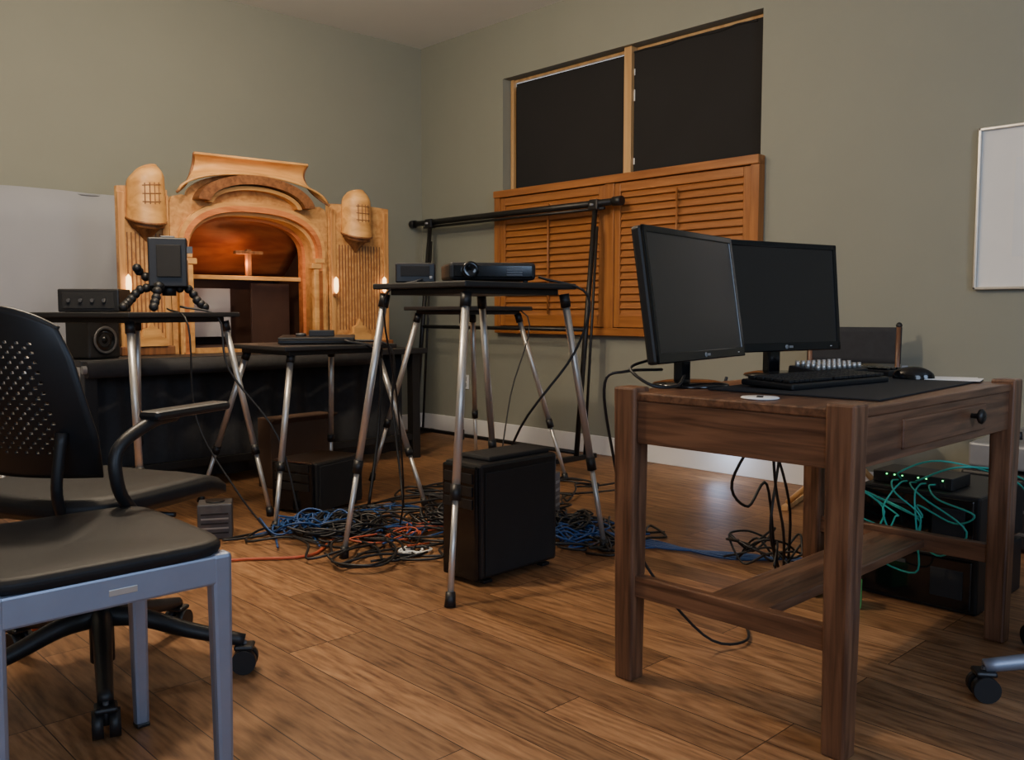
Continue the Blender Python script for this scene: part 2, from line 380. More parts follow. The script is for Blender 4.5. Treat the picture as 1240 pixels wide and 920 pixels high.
g.bb('lighting_beam',-2.40,-1.54,-.80,-.775,1.145,1.17,'goldh')
g.bb('beam_post',-1.955,-1.925,-.80,-.77,1.17,1.33,'goldk'); g.bb('beam_cross',-2.03,-1.85,-.805,-.77,1.30,1.32,'goldk')
g.bb('inner_screen',-2.40,-1.92,-.50,-.49,.80,1.10,'screencloth')
g.bb('inner_flat',-1.88,-1.62,-.70,-.68,.76,1.13,'dbrown')
g.bb('stage_brace',-2.40,-2.37,-.6,-.58,TZ,1.2,'blkm')

g=G('studio_speaker',(-2.95,-1.08,TZ),.35)
g.box('cabinet',(.19,.17,.27),(0,0,.137),'blk',bevel=.012)
g.lathe('woofer_ring',[(.048,0),(.066,0),(.07,.006),(.066,.01),(.055,.006)],(0,-.086,.095),'dgrey',rot=(pi/2,0,0))
g.lathe('woofer_cone',[(.055,.004),(.02,-.01),(.016,-.002),(.001,.002)],(0,-.09,.095),'blkg',rot=(pi/2,0,0))
g.lathe('tweeter',[(.03,0),(.032,.006),(.012,.004),(.001,.009)],(0,-.086,.21),'dgrey',rot=(pi/2,0,0))

# ---------------------------------------------------------------- tables with telescopic legs
def table(c,half,z,rz,feet,ins=.07):
    g=G('folding_leg_table',(c[0],c[1],0),0,True)
    hx,hy=half
    g.box('top',(2*hx,2*hy,.022),(c[0],c[1],z-.011),'blkwood',rot=(0,0,rz),bevel=.005)
    g.box('under_frame',(2*hx-.1,2*hy-.1,.022),(c[0],c[1],z-.033),'blkmetal',rot=(0,0,rz))
    ca,sa=math.cos(rz),math.sin(rz); k=0
    for sy in (-1,1):
        for sx in (-1,1):
            lx,ly=sx*(hx-ins),sy*(hy-ins)
            a=Vector((c[0]+lx*ca-ly*sa,c[1]+lx*sa+ly*ca,z-.04)); f=feet[k]; b=Vector((f[0],f[1],.012)); m=a.lerp(b,.66)
            g.rod('leg_upper_%d'%k,a,m,.0145,'silver'); g.rod('leg_lower_%d'%k,m,b,.0105,'silver')
            g.rod('collar_%d'%k,a.lerp(b,.635),a.lerp(b,.685),.019,'blk'); g.rod('socket_%d'%k,a,a.lerp(b,.05),.02,'blk')
            g.rod('foot_%d'%k,a.lerp(b,.965),b-Vector((0,0,.012)),.016,'blk',.019); k+=1
    return g
g=table((-2.240,-3.19),(.285,.275),1.065,0,[(-2.72,-3.61),(-1.83,-3.51),(-2.65,-2.88),(-1.76,-2.80)],.035)
g.tube('cord_a',[(-2.08,-3.38,1.09),(-1.93,-3.50,1.02),(-1.96,-3.46,.8),(-2.1,-3.30,.5),(-2.0,-3.05,.15),(-1.9,-3.0,.01)],.005,'blk')
g.tube('cord_b',[(-2.44,-3.12,1.08),(-2.53,-3.0,1.0),(-2.4,-2.9,.6),(-2.3,-2.8,.2),(-2.25,-2.7,.01)],.004,'blk')
g=table((-2.20,-1.93),(.31,.28),.80,.0,[(-2.62,-2.29),(-1.84,-2.36),(-2.60,-1.50),(-1.85,-1.52)],.07)
g.tube('cord_c',[(-2.16,-2.15,.82),(-2.02,-2.23,.75),(-2.0,-2.2,.4),(-2.1,-2.25,.01)],.008,'blk')
g.tube('cord_d',[(-2.1,-2.1,.82),(-1.95,-2.24,.78),(-1.93,-2.22,.5),(-1.95,-2.3,.2),(-2.0,-2.4,.01)],.006,'blk')
g=table((-3.014,-1.79),(.32,.32),.955,math.radians(22),[(-3.20,-2.32),(-2.50,-2.03),(-3.56,-1.57),(-2.80,-1.24)],.05)
g.tube('cord_e',[(-2.86,-1.92,.98),(-2.72,-2.0,.93),(-2.7,-2.05,.7),(-2.55,-2.2,.4),(-2.5,-2.3,.02)],.005,'blk')
g.tube('cord_f',[(-2.95,-2.0,.97),(-2.93,-2.16,.90),(-2.9,-2.15,.5),(-2.8,-2.3,.2),(-2.7,-2.4,.01)],.004,'blk')
g=table((-1.26,-2.02),(.26,.25),.985,0,[(-1.66,-2.41),(-.86,-2.40),(-1.65,-1.63),(-.86,-1.63)],.06)
g.tube('cord_g',[(-1.3,-2.0,.99),(-1.05,-2.28,.93),(-1.2,-2.3,.5),(-1.4,-2.4,.01)],.004,'blk')

g=G('projector',(-2.20,-3.22,1.067),-.55)
g.box('body',(.33,.24,.065),(0,0,.042),'blk',bevel=.012); g.box('front_panel',(.30,.01,.045),(0,-.122,.042),'blkg')
g.lathe('lens',[(.03,0),(.032,.02),(.022,.022),(.001,.012)],(-.09,-.125,.045),'blkg',rot=(pi/2,0,0))
for i in range(4): g.box('vent_%d'%i,(.06,.004,.004),(.08,-.128,.028+.009*i),'dgrey',bevel=0)
for i,(x,y) in enumerate([(-.13,-.09),(.13,-.09),(0,.09)]): g.rod('foot_%d'%i,(x,y,0),(x,y,.012),.01,'blk')
g=G('media_player',(-2.41,-3.04,1.067),-.7)
g.box('case',(.15,.10,.075),(0,0,.038),'blk',bevel=.006); g.box('display',(.11,.004,.04),(0,-.052,.045),'blkm'); g.box('knob',(.012,.008,.012),(.06,-.053,.02),'grey')
g=G('laptop_dock',(-2.20,-1.98,.802),-.6)
g.box('base',(.36,.24,.022),(0,0,.012),'blkg',bevel=.005); g.box('lid',(.36,.24,.012),(0,.005,.03),'blk',rot=(.03,0,0),bevel=.004)
g.box('hub',(.12,.07,.03),(.02,0,.05),'blk'); g.rod('dial',(-.08,.0,.036),(-.08,0,.05),.025,'dgrey')
g=G('effects_box',(-3.13,-1.66,.956),-.7)
g.box('case',(.26,.15,.10),(0,0,.05),'blk',bevel=.006); g.box('front',(.22,.004,.07),(0,-.077,.05),'blkm')
for i in range(4): g.rod('knob_%d'%i,(-.08+.05*i,-.078,.05),(-.08+.05*i,-.088,.05),.008,'dgrey')

g=G('camera_rig',(-2.88,-1.86,.958))
g.box('camera_body',(.16,.14,.215),(0,0,.215),'blk',rot=(0,0,-.45),bevel=.006)
g.box('camera_back',(.10,.01,.14),(-.03,-.075,.22),'blkm',rot=(0,0,-.45))
g.box('label',(.05,.003,.03),(.045,-.088,.27),'dgrey',rot=(0,0,-.45),bevel=0)
g.box('shoe',(.06,.04,.012),(0,0,.327),'dgrey',rot=(0,0,-.45))
def beads(tag,P,n,r):
    Q=catmull(P,8)
    for i in range(n):
        p=Q[int(i*(len(Q)-1)/(n-1))]
        g.lathe('ball_%s_%d'%(tag,i),[(.001,-r)]+[(r*math.cos(a),r*math.sin(a)) for a in [-1.2,-.8,-.4,0,.4,.8,1.2]]+[(.001,r)],p,'blk',seg=12)
beads('a',[(-.03,.0,.10),(-.10,.05,.10),(-.16,.03,.05),(-.21,-.02,.02)],9,.02)
beads('b',[(.0,.0,.10),(.08,-.02,.10),(.10,-.06,.05),(.13,-.07,.02)],7,.02)
beads('c',[(-.03,0,.10),(-.08,-.08,.11),(-.10,-.10,.06),(-.12,-.12,.02)],7,.02)
beads('d',[(-.05,.02,.12),(-.10,.06,.17),(-.12,.05,.19)],4,.02)
g.rod('tilt_head',(0,0,.07),(0,0,.12),.03,'blk')

# ---------------------------------------------------------------- black stand by the window
g=G('pipe_backdrop_stand',(-.25,-1.1,0),0,True)
def xz(z): return -.30+.17*z/1.65
g.rod('top_bar',(xz(1.65),-.03,1.65),(xz(1.65),-2.17,1.65),.022,'blkmetal')
g.rod('top_bar_inner',(xz(1.62),-.2,1.615),(xz(1.62),-2.05,1.615),.010,'blkmetal')
g.rod('mid_bar',(xz(.84),-.27,.84),(xz(.84),-1.97,.84),.014,'blkmetal')
g.rod('bottom_bar',(-.30,-.27,.05),(-.30,-1.97,.05),.014,'blkmetal')
for i,y in enumerate((-.27,-1.97)):
    g.rod('upright_%d'%i,(-.30,y,.02),(xz(1.65),y,1.65),.017,'blkmetal')
    g.rod('brace_%d'%i,(-.22,y-.0,.02),(xz(1.3)+.02,y-.03,1.5),.009,'blkmetal')
    g.bb('foot_%d'%i,-.50,-.12,y-.02,y+.02,0,.03,'blkmetal')
    g.box('clamp_%d'%i,(.06,.08,.07),(xz(1.65),y,1.64),'blk',bevel=.01)
    g.rod('clamp_screw_%d'%i,(xz(1.65)-.05,y,1.64),(xz(1.65)+.04,y,1.64),.008,'grey')
g.rod('end_cap',(xz(1.65),-2.12,1.65),(xz(1.65),-2.19,1.65),.03,'blk')
g.rod('end_cap_2',(xz(1.65),-.03,1.65),(xz(1.65),-.08,1.65),.03,'blk')

# ---------------------------------------------------------------- computers on floor
def tower(name,loc,sz,rz=0,top=False):
    g=G(name,loc,rz); x,y,z=sz
    g.box('case',(x,y,z-.02),(0,0,z/2+.01),'blk',bevel=.012)
    g.box('front_bezel',(.02,y*.92,z*.94),(-x/2-.008,0,z/2+.005),'blkg',bevel=.008)
    for i in range(3): g.box('drive_bay_%d'%i,(.006,y*.75,.035),(-x/2-.02,0,z*.88-.045*i),'blk',bevel=.002)
    g.box('side_panel',(x*.9,.006,z*.85),(0,-y/2-.002,z/2),'blkm',bevel=.002)
    for i,(a,b) in enumerate([(-1,-1),(1,-1),(-1,1),(1,1)]): g.box('foot_%d'%i,(.04,.03,.012),(a*x*.38,b*y*.36,.006),'blk')
    if top:
        g.box('top_vent',(x*.8,y*.8,.02),(0.02,0,z+.008),'blkm',bevel=.008)
    return g
tower('computer_tower',(-2.31,-3.42,0),(.40,.19,.43),.04,True)
tower('computer_tower',(-2.22,-2.0,0),(.34,.28,.25),.3)
g=G('power_supply_box',(-2.86,-2.22,0),-.5)
g.box('case',(.14,.12,.15),(0,0,.077),'dgrey',bevel=.006)
for i in range(5): g.box('slot_%d'%i,(.11,.004,.006),(0,-.062,.03+.02*i),'grey' if i%2 else 'blk',bevel=0)
g.rod('fan',(.0,0,.15),(0,0,.158),.04,'blk')
g=G('cardboard_box',(-1.98,-1.38,0),.1)
g.box('carton',(.42,.12,.38),(0,0,.19),'card'); g.box('flap',(.42,.08,.006),(0,-.07,.36),'card',rot=(-.6,0,0))
g=G('metal_junction_box',(-1.62,-2.98,0),.4)
g.box('case',(.10,.10,.22),(0,0,.112),'dgrey',bevel=.005)
for i in range(5): g.box('slot_%d'%i,(.07,.004,.012),(0,-.052,.04+.035*i),'grey',bevel=0)

def loops(c,rad,n,zr=.04,turns=2):
    P=[]
    for k in range(n):
        ph=random.uniform(0,6.28); a=random.uniform(.5,1)*rad; ox,oy=[random.uniform(-.3,.3)*rad for _ in range(2)]
        q=[]
        for i in range(int(turns*9)):
            t=ph+i/9*2*pi; rr=a*(.8+.2*math.sin(i*.9+ph))
            q.append((c[0]+ox+rr*math.cos(t)+random.uniform(-.015,.015),c[1]+oy+rr*.8*math.sin(t)+random.uniform(-.015,.015),.01+random.uniform(0,zr)))
        P.append(q)
    return P
def wander(n,x0,x1,y0,y1,L=9,st=.16,zr=.03):
    P=[]
    for k in range(n):
        x,y=random.uniform(x0,x1),random.uniform(y0,y1); a=random.uniform(0,6.28); q=[]
        for i in range(L):
            q.append((x,y,.008+random.uniform(0,zr))); a+=random.uniform(-.9,.9)
            nx,ny=x+st*math.cos(a),y+st*math.sin(a)
            if not(x0<nx<x1 and y0<ny<y1):
                a+=2.2; nx,ny=x+st*math.cos(a),y+st*math.sin(a)
            x,y=nx,ny
        P.append(q)
    return P
g=G('black_cable_tangle',(-2.1,-2.5,0),0,True)
g.tube('cords',wander(30,-2.8,-1.5,-3.1,-2.2)+wander(16,-1.8,-.8,-2.9,-2.0)+wander(12,-2.0,-1.45,-3.6,-2.9,8,.12)+loops((-2.45,-2.55),.22,7,.06)+loops((-2.0,-2.75),.22,7,.06)+loops((-1.75,-3.2),.18,7,.07)+loops((-1.35,-2.5),.2,4),.0052,'blk',6)
g=G('blue_cable_coil',(-2.2,-2.7,0),0,True)
g.tube('cords',loops((-2.55,-2.42),.17,5,.07)+wander(7,-2.8,-1.9,-2.9,-2.2,9,.14)+loops((-1.83,-3.3),.17,4,.06)+wander(5,-2.0,-1.5,-3.6,-3.0,8,.12),.0044,'blue',6)
g=G('white_cable_coil',(-2.4,-3.02,0),0,True); g.tube('cords',loops((-2.42,-3.04),.075,2,.01,1.2),.0055,'white',6)
g=G('red_cable_coil',(-2.2,-2.75,0),0,True); g.tube('cords',loops((-2.35,-2.85),.12,1,.03)+wander(3,-2.6,-2.0,-3.0,-2.6,8,.12),.004,'orange',6)
g=G('orange_extension_cord',(-3.3,-2.8,0),0,True)
g.tube('cord',[(-4.9,-2.75,.008),(-4.3,-3.0,.008),(-3.4,-2.82,.008),(-3.05,-2.62,.008),(-2.75,-2.78,.008),(-2.5,-2.62,.008),(-2.3,-2.8,.008)],.006,'orange')
g=G('blue_network_cables',(-1.8,-3.7,0),0,True)
g.tube('cables',[[(-1.75+o,-3.2,.01),(-1.7+o,-3.45-o,.01),(-1.66+o*.6,-3.7+o*.8,.012),(-1.5-o,-3.95,.01),(-1.45+o,-4.2,.012),(-1.52,-4.40,.02)] for o in (0,.02,.045,.07,.1)],.0045,'blue',6)

# ---------------------------------------------------------------- desk
g=G('writing_desk',(-2.21,-4.63,0),0,True)
dx0,dx1,dy0,dy1=-2.768,-1.715,-4.972,-4.33; ps=.066; DT=.755
k=0
for x in (dx0,dx1-ps):
    for y in (dy0,dy1-ps):
        g.box('leg_%d'%k,(ps,ps,DT+.012),(x+ps/2,y+ps/2,(DT+.012)/2),'dkz',bevel=.006,taper=(.82,.82)); k+=1
g.bb('top',dx0+.012,dx1-.012,dy0+.012,dy1-.012,DT-.022,DT,'dkx',.004)
g.bb('apron_front',dx0+ps,dx1-ps,dy0+.015,dy0+.035,.625,DT-.022,'dkx')
g.bb('drawer_front',dx0+ps+.2,dx1-ps-.2,dy0+.008,dy0+.02,.645,DT-.04,'dkx',.004)
g.bb('apron_back',dx0+ps,dx1-ps,dy1-.035,dy1-.015,.625,DT-.022,'dkx')
g.bb('apron_left',dx0+.015,dx0+.035,dy0+ps,dy1-ps,.625,DT-.022,'dky')
g.bb('apron_right',dx1-.035,dx1-.015,dy0+ps,dy1-ps,.625,DT-.022,'dky')
g.bb('stretcher_left',dx0+.018,dx0+.048,dy0+ps-.006,dy1-ps+.006,.225,.28,'dky')
g.bb('stretcher_right',dx1-.048,dx1-.018,dy0+ps-.006,dy1-ps+.006,.225,.28,'dky')
g.bb('stretcher_shelf',dx0+.04,dx1-.04,-4.73,-4.57,.235,.26,'dkx')
kx=-2.09
g.lathe('drawer_knob',[(.006,0),(.007,.014),(.018,.02),(.02,.027),(.012,.033),(.001,.034)],(kx,dy0+.008,.69),'blkmetal',rot=(pi/2,0,0))
g.tube('cord_a',[(-2.55,-4.32,.80),(-2.68,-4.30,.80),(-2.72,-4.26,.77),(-2.68,-4.25,.6),(-2.6,-4.28,.3),(-2.45,-4.4,.05),(-2.3,-4.45,.01),(-2.1,-4.3,.01)],.004,'blk')
g.tube('cord_b',[(-2.5,-4.36,.785),(-2.62,-4.42,.765),(-2.70,-4.40,.77),(-2.70,-4.33,.81),(-2.6,-4.32,.83)],.004,'blk')
g.tube('cord_c',[(-1.9,-4.3,.77),(-1.9,-4.28,.7),(-1.85,-4.27,.4),(-1.75,-4.25,.2),(-1.65,-4.2,.02)],.005,'blk')
g.tube('cord_d',[(-1.8,-4.3,.77),(-1.8,-4.27,.7),(-1.7,-4.2,.45),(-1.75,-4.2,.2),(-1.6,-4.15,.02)],.005,'blk')
g.tube('cord_e',[(-2.2,-4.3,.76),(-2.18,-4.27,.68),(-2.02,-4.2,.52),(-1.84,-4.22,.56),(-1.7,-4.24,.3),(-1.62,-4.2,.02)],.005,'blk')
g.tube('cord_h',[(-1.95,-4.3,.62),(-2.0,-4.2,.40),(-1.9,-4.2,.30),(-1.78,-4.2,.36),(-1.62,-4.15,.02)],.005,'blk')
g.tube('cord_coils',wander(6,-1.78,-1.5,-4.35,-3.95,8,.09,.14),.0045,'blk',6)

Z=DT+.001
g=G('desk_mat',(-2.16,-4.68,Z),.06); g.box('mat',(.80,.44,.004),(0,0,.002),'blkm',bevel=.001)
g=G('computer_keyboard',(-2.25,-4.62,Z+.005),-.10)
g.box('tray',(.46,.16,.016),(0,0,.01),'blk',rot=(.04,0,0),bevel=.005)
for r_ in range(5):
    for c_ in range(20):
        if not (r_==0 and 4<c_<9): g.box('key_%d_%d'%(r_,c_),(.019,.022,.008),(-.213+.0224*c_,-.056+.027*r_,.021+.0011*r_),'blk',bevel=.002)
g.box('space_bar',(.09,.022,.008),(-.078,-.056,.021),'blk',bevel=.002)
g=G('computer_mouse',(-1.86,-4.72,Z+.005),.3)
def mouse(u,v):
    a=2*pi*u; t=v*pi/2; r=math.cos(t)
    return (.034*r*math.cos(a),.058*r*math.sin(a),.036*math.sin(t)**.8)
g.grid('shell',mouse,24,8,'blkg'); g.box('scroll_wheel',(.006,.018,.01),(0,.025,.033),'grey')
g=G('audio_control_surface',(-1.95,-4.50,Z+.004),-.1)
g.box('case',(.26,.11,.028),(0,0,.016),'blk',rot=(.12,0,0),bevel=.004)
for r_ in range(3):
    for c_ in range(9): g.rod('knob_%d_%d'%(r_,c_),(-.11+.0275*c_,-.035+.035*r_,.026+.004*r_),(-.11+.0275*c_,-.035+.035*r_,.042+.004*r_),.0075,'silver',.006,10)
g=G('number_pad',(-1.765,-4.56,Z),-.15)
g.box('case',(.09,.16,.02),(0,0,.012),'blk',bevel=.004)
for r_ in range(5):
    for c_ in range(3): g.box('key_%d_%d'%(r_,c_),(.02,.022,.008),(-.028+.028*c_,-.056+.028*r_,.025),'blkg',bevel=.002)
g=G('paper_sheets',(-1.80,-4.80,Z+.004),.25)
g.box('sheet_1',(.13,.17,.001),(0,0,.0015),'paper',bevel=0); g.box('sheet_2',(.12,.16,.001),(.004,.005,.0028),'paper',rot=(0,0,.1),bevel=0)
g=G('oval_tag',(-2.68,-4.70,Z),.5)
g.lathe('disc',[(.001,.004),(.042,.004),(.045,.002),(.042,0),(.001,0)],(0,0,0),'white'); g.box('print',(.04,.015,.0005),(0,0,.0045),'blkm',bevel=0)

def monitor(loc,rz,w,h,tilt,zc):
    g=G('computer_monitor',loc,rz)
    R=Euler((-tilt,0,0)).to_matrix()
    def T(p): return R@Vector(p)+Vector((0,0,zc))
    rr=(-tilt,0,0)
    g.box('housing',(w,.03,h),T((0,0,0)),'blk',rot=rr,bevel=.008)
    g.box('back_bulge',(w*.7,.03,h*.65),T((0,.025,0)),'blk',rot=rr,bevel=.012)
    b=.018
    for n,s_,p in (('bezel_top',(w,.008,b),(0,-.017,h/2-b/2)),('bezel_bottom',(w,.008,b*1.5),(0,-.017,-h/2+b*.75)),
                   ('bezel_l',(b,.008,h),(-w/2+b/2,-.017,0)),('bezel_r',(b,.008,h),(w/2-b/2,-.017,0))):
        g.box(n,s_,T(p),'blkg',rot=rr,bevel=.003)
    g.box('screen',(w-2*b,.004,h-2.5*b),T((0,-.0155,b*.25)),'screen',rot=rr,bevel=0)
    g.lathe('badge',[(.001,.001),(.007,.001),(.007,0)],T((0,-.0215,-h/2+b*.75)),'grey',rot=(pi/2-tilt,0,0),seg=14)
    g.box('badge_text',(.018,.001,.007),T((.02,-.0215,-h/2+b*.75)),'grey',rot=rr,bevel=0)
    g.box('power_light',(.006,.002,.002),T((w/2-.05,-.0215,-h/2+b*.7)),'white',rot=rr,bevel=0)
    g.box('neck',(.055,.03,zc-h/2+.09),(0,.025,(zc-h/2+.09)/2+.008),'blkg',bevel=.008)
    g.lathe('base',[(.001,.016),(.07,.014),(.1,.008),(.105,.003),(.103,0),(.001,0)],(0,.0,0),'blkg',seg=40)
    return g
monitor((-2.495,-4.375,Z),.17,.55,.35,.15,.243)
monitor((-1.99,-4.350,Z),-.20,.52,.34,.09,.247)

def deskpc(name,z0,h):
    g=G(name,(-1.38,-4.64,z0),0)
    g.box('case',(.42,.38,h),(0,0,h/2),'blk',bevel=.008)
    g.box('front',(.012,.35,h*.86),(-.214,0,h/2),'blkg',bevel=.004)
    g.box('vent',(.006,.10,h*.5),(-.221,-.1,h/2),'blkm',bevel=.002); g.box('sticker',(.002,.05,.03),(-.2225,-.09,h*.45),'grey',bevel=0)
    g.box('port_strip',(.005,.1,.012),(-.221,.08,h*.75),'dgrey',bevel=0)
deskpc('desktop_computer',0,.185); deskpc('desktop_computer',.201,.178)
g=G('rubber_spacers',(-1.38,-4.64,.1855)); 
for i,(a,b) in enumerate([(-1,-1),(1,-1),(1,1),(-1,1)]): g.box('pad_%d'%i,(.04,.04,.015),(a*.17,b*.15,.0075),'blk')
g=G('network_switch',(-1.47,-4.6,.380)); g.box('case',(.16,.26,.04),(0,0,.02),'blk',bevel=.003)
for i in range(8): g.box('port_%d'%i,(.004,.018,.014),(-.08,-.1+.026*i,.016),'blkm',bevel=0)
for i in (0,2,3,5,6,7): g.box('led_%d'%i,(.004,.004,.003),(-.081,-.1+.026*i,.031),'led',bevel=0)
g=G('teal_patch_cables',(-1.6,-4.6,.3),0,True)
Q=[]
for i,(dy,dz,dy2) in enumerate([(-.16,.20,.02),(-.02,.02,.14),(-.20,.09,-.05),(.03,.15,.0),(-.12,.14,.12)]):
    y=-4.68+.03*i
    Q.append([(-1.56,y,.397),(-1.61,y,.398),(-1.66,y+dy*.3,.37),(-1.67,y+dy,.24+dz*.5),(-1.65,y+dy*.6,.10+dz),(-1.645,y+dy2,.14+dz),(-1.64,y+dy2*.7,.30),(-1.62,-4.46,.36)])
g.tube('cords',Q,.0030,'teal',6)
g.tube('cord_up',[[(-1.56,-4.62,.40),(-1.64,-4.66,.42),(-1.62,-4.76,.47),(-1.5,-4.85,.46),(-1.3,-4.88,.40)],[(-1.56,-4.57,.40),(-1.64,-4.6,.44),(-1.58,-4.7,.48),(-1.45,-4.86,.43),(-1.3,-4.88,.36)]],.0032,'teal',6)
g=G('green_adapter',(-1.76,-4.50,0),.4); g.box('shell',(.08,.07,.08),(0,0,.041),'green',bevel=.004); g.box('port',(.004,.03,.02),(-.041,0,.04),'blk')

g=G('equipment_case',(-.42,-4.82,0),0)
g.box('case',(.54,.74,.30),(0,0,.165),'blk',bevel=.012)
for i,(a,b) in enumerate([(-1,-1),(1,-1),(1,1),(-1,1)]): g.box('foot_%d'%i,(.05,.05,.02),(a*.2,b*.3,.01),'blkm')
for i in range(3): g.box('rail_%d'%i,(.006,.70,.012),(-.272,0,.08+.09*i),'dgrey',bevel=.001)
for i in (-1,1): g.rod('latch_%d'%i,(-.275,.22*i,.2),(-.29,.22*i,.2),.02,'grey')
g=G('mixing_console',(-.42,-4.82,.335),0)
g.box('chassis',(.50,.70,.10),(0,0,.05),'grey',rot=(0,-.04,0),bevel=.01)
for r_ in range(4):
    for c_ in range(9): g.rod('knob_%d_%d'%(r_,c_),(-.18+.1*r_,-.28+.07*c_,.09+.004*r_),(-.18+.1*r_,-.28+.07*c_,.125+.004*r_),.012,'blk',.009,8)

g=G('folding_director_chair',(-.42,-3.80,0),-pi/2+.25)
W=.21
for s_ in (-1,1):
    g.rod('back_post_%d'%s_,(s_*W,.22,.44),(s_*W,.25,.885),.013,'dkz')
    g.lathe('post_cap_%d'%s_,[(.013,0),(.016,.01),(.01,.022),(.001,.025)],(s_*W,.25,.88),'blk',seg=10)
    g.box('arm_%d'%s_,(.045,.42,.018),(s_*W,.02,.64),'pine'); g.box('arm_post_%d'%s_,(.025,.025,.2),(s_*W,-.16,.54),'pine')
    g.box('seat_rail_%d'%s_,(.03,.42,.03),(s_*W,.02,.44),'pine'); g.box('floor_rail_%d'%s_,(.03,.42,.025),(s_*W,.02,.0125),'pine')
for y in (-.14,.18):
    g.rod('cross_a_%d'%int(y*100),(-W,y,.03),(W,y,.44),.014,'pine'); g.rod('cross_b_%d'%int(y*100),(W,y+.03,.03),(-W,y+.03,.44),.014,'pine')
g.grid('canvas_back',lambda u,v:(-W-.015+(2*W+.03)*u,.235+.01*v,.70+.18*v),12,6,'fabric',.006)
g.grid('canvas_seat',lambda u,v:(-W+2*W*u,-.18+.38*v,.45-.03*math.sin(u*pi)),12,6,'fabric',.006)

# ---------------------------------------------------------------- office chairs
def office(loc,rz,a0,base='blk',arms=True,sz=.53,R5=.31):
    g=G('office_chair',loc,rz)
    def seat(u,v):
        a=2*pi*u; c,s_=math.cos(a),math.sin(a); n=.55
        x=.265*math.copysign(abs(c)**n,c); y=.25*math.copysign(abs(s_)**n,s_)
        if arms and x>0: x*=1.13
        if not arms: x*=.85; y*=.85
        prof=[(0,0),(.9,0),(1,.02),(1,.04),(.94,.055),(.6,.058),(0,.05)]
        t=v*6; i=min(5,int(t)); f=t-i; r=prof[i][0]*(1-f)+prof[i+1][0]*f; z=prof[i][1]*(1-f)+prof[i+1][1]*f
        x*=r;y*=r
        return (x,y,sz-.055+z-.03*max(0,x-.15)/.1)
    g.grid('seat',seat,48,18,'seat')
    g.box('seat_mechanism',(.2,.14,.05),(-.02,0,sz-.08),'blk')
    g.rod('gas_lift',(0,0,.09),(0,0,sz-.1),.022,'blk'); g.rod('lift_cover',(0,0,.05),(0,0,.26),.03,base); g.rod('height_lever',(.02,-.05,sz-.085),(.06,-.2,sz-.09),.006,'blk')
    for k in range(5):
        a=a0+k*2*pi/5; d=Vector((math.cos(a),math.sin(a),0)); e=d*R5
        g.tube('star_arm_%d'%k,[(0,0,.17),d*.1+Vector((0,0,.16)),d*.22+Vector((0,0,.12)),e+Vector((0,0,.085))],.02,base,10,True,(.028,.017))
        g.rod('caster_stem_%d'%k,e+Vector((0,0,.085)),e+Vector((0,0,.03)),.007,'dgrey')
        n=Vector((-d.y,d.x,0)); f=Vector((0,0,.033))+e
        for q,sg in enumerate((-1,1)): g.rod('caster_wheel_%d_%d'%(k,q),f+n*sg*.006,f+n*sg*.03,.032,'blk',seg=20)
        g.box('caster_hood_%d'%k,(.05,.05,.014),e+Vector((0,0,.07)),'blk',rot=(0,0,a),bevel=.006)
    def back(u,v):
        y=-.235+.47*u; w=1-.18*(v-.3)**2*2-.10*max(0,.25-v)*4; z=sz+.05+.39*v
        y*=w; x=-.235-.10*v+.07*(2*u-1)**2-.02*math.sin(v*pi)
        z-=.05*(abs(2*u-1)**3)*(v>.7)*(v-.7)/.3
        return (x,y,z)
    nu,nv=34,34
    o=g.grid('back_shell',back,nu,nv,'blk')
    bm=bmesh.new(); bm.from_mesh(o.data); bm.faces.ensure_lookup_table(); sel=[]
    for j in range(5,28):
        for i in range(5,29):
            if (i+j)%2==0: sel.append(bm.faces[j*nu+i])
    bmesh.ops.inset_individual(bm,faces=sel,thickness=.0035)
    bmesh.ops.delete(bm,geom=sel,context='FACES'); bm.to_mesh(o.data); bm.free()
    md=o.modifiers.new('s','SOLIDIFY'); md.thickness=.007
    g.tube('back_rim',[[back(i/12,1) for i in range(13)]],.007,'blk')
    for s_ in (-1,1):
        g.tube('back_strut_%d'%s_,[(-.05,s_*.10,sz-.07),(-.2,s_*.14,sz-.06),(-.265,s_*.17,sz+.02),(-.255,s_*.18,sz+.16)],.013,'blk')
        if arms:
            g.tube('arm_support_%d'%s_,[(-.04,s_*.12,sz-.07),(-.12,s_*.25,sz-.05),(-.20,s_*.285,sz+.03),(-.20,s_*.285,sz+.12),(-.10,s_*.285,sz+.17),(-.02,s_*.285,sz+.18)],.015,'blk')
            g.box('arm_pad_%d'%s_,(.27,.06,.022),(.02,s_*.285,sz+.187),'blk',rot=(0,0,-.05*s_),bevel=.01)
    return g
office((-3.74,-3.42,0),.42,-1.05,R5=.36)
office((-1.955,-5.38,0),3*pi/4,-.12,'alu',False,.46,.41)

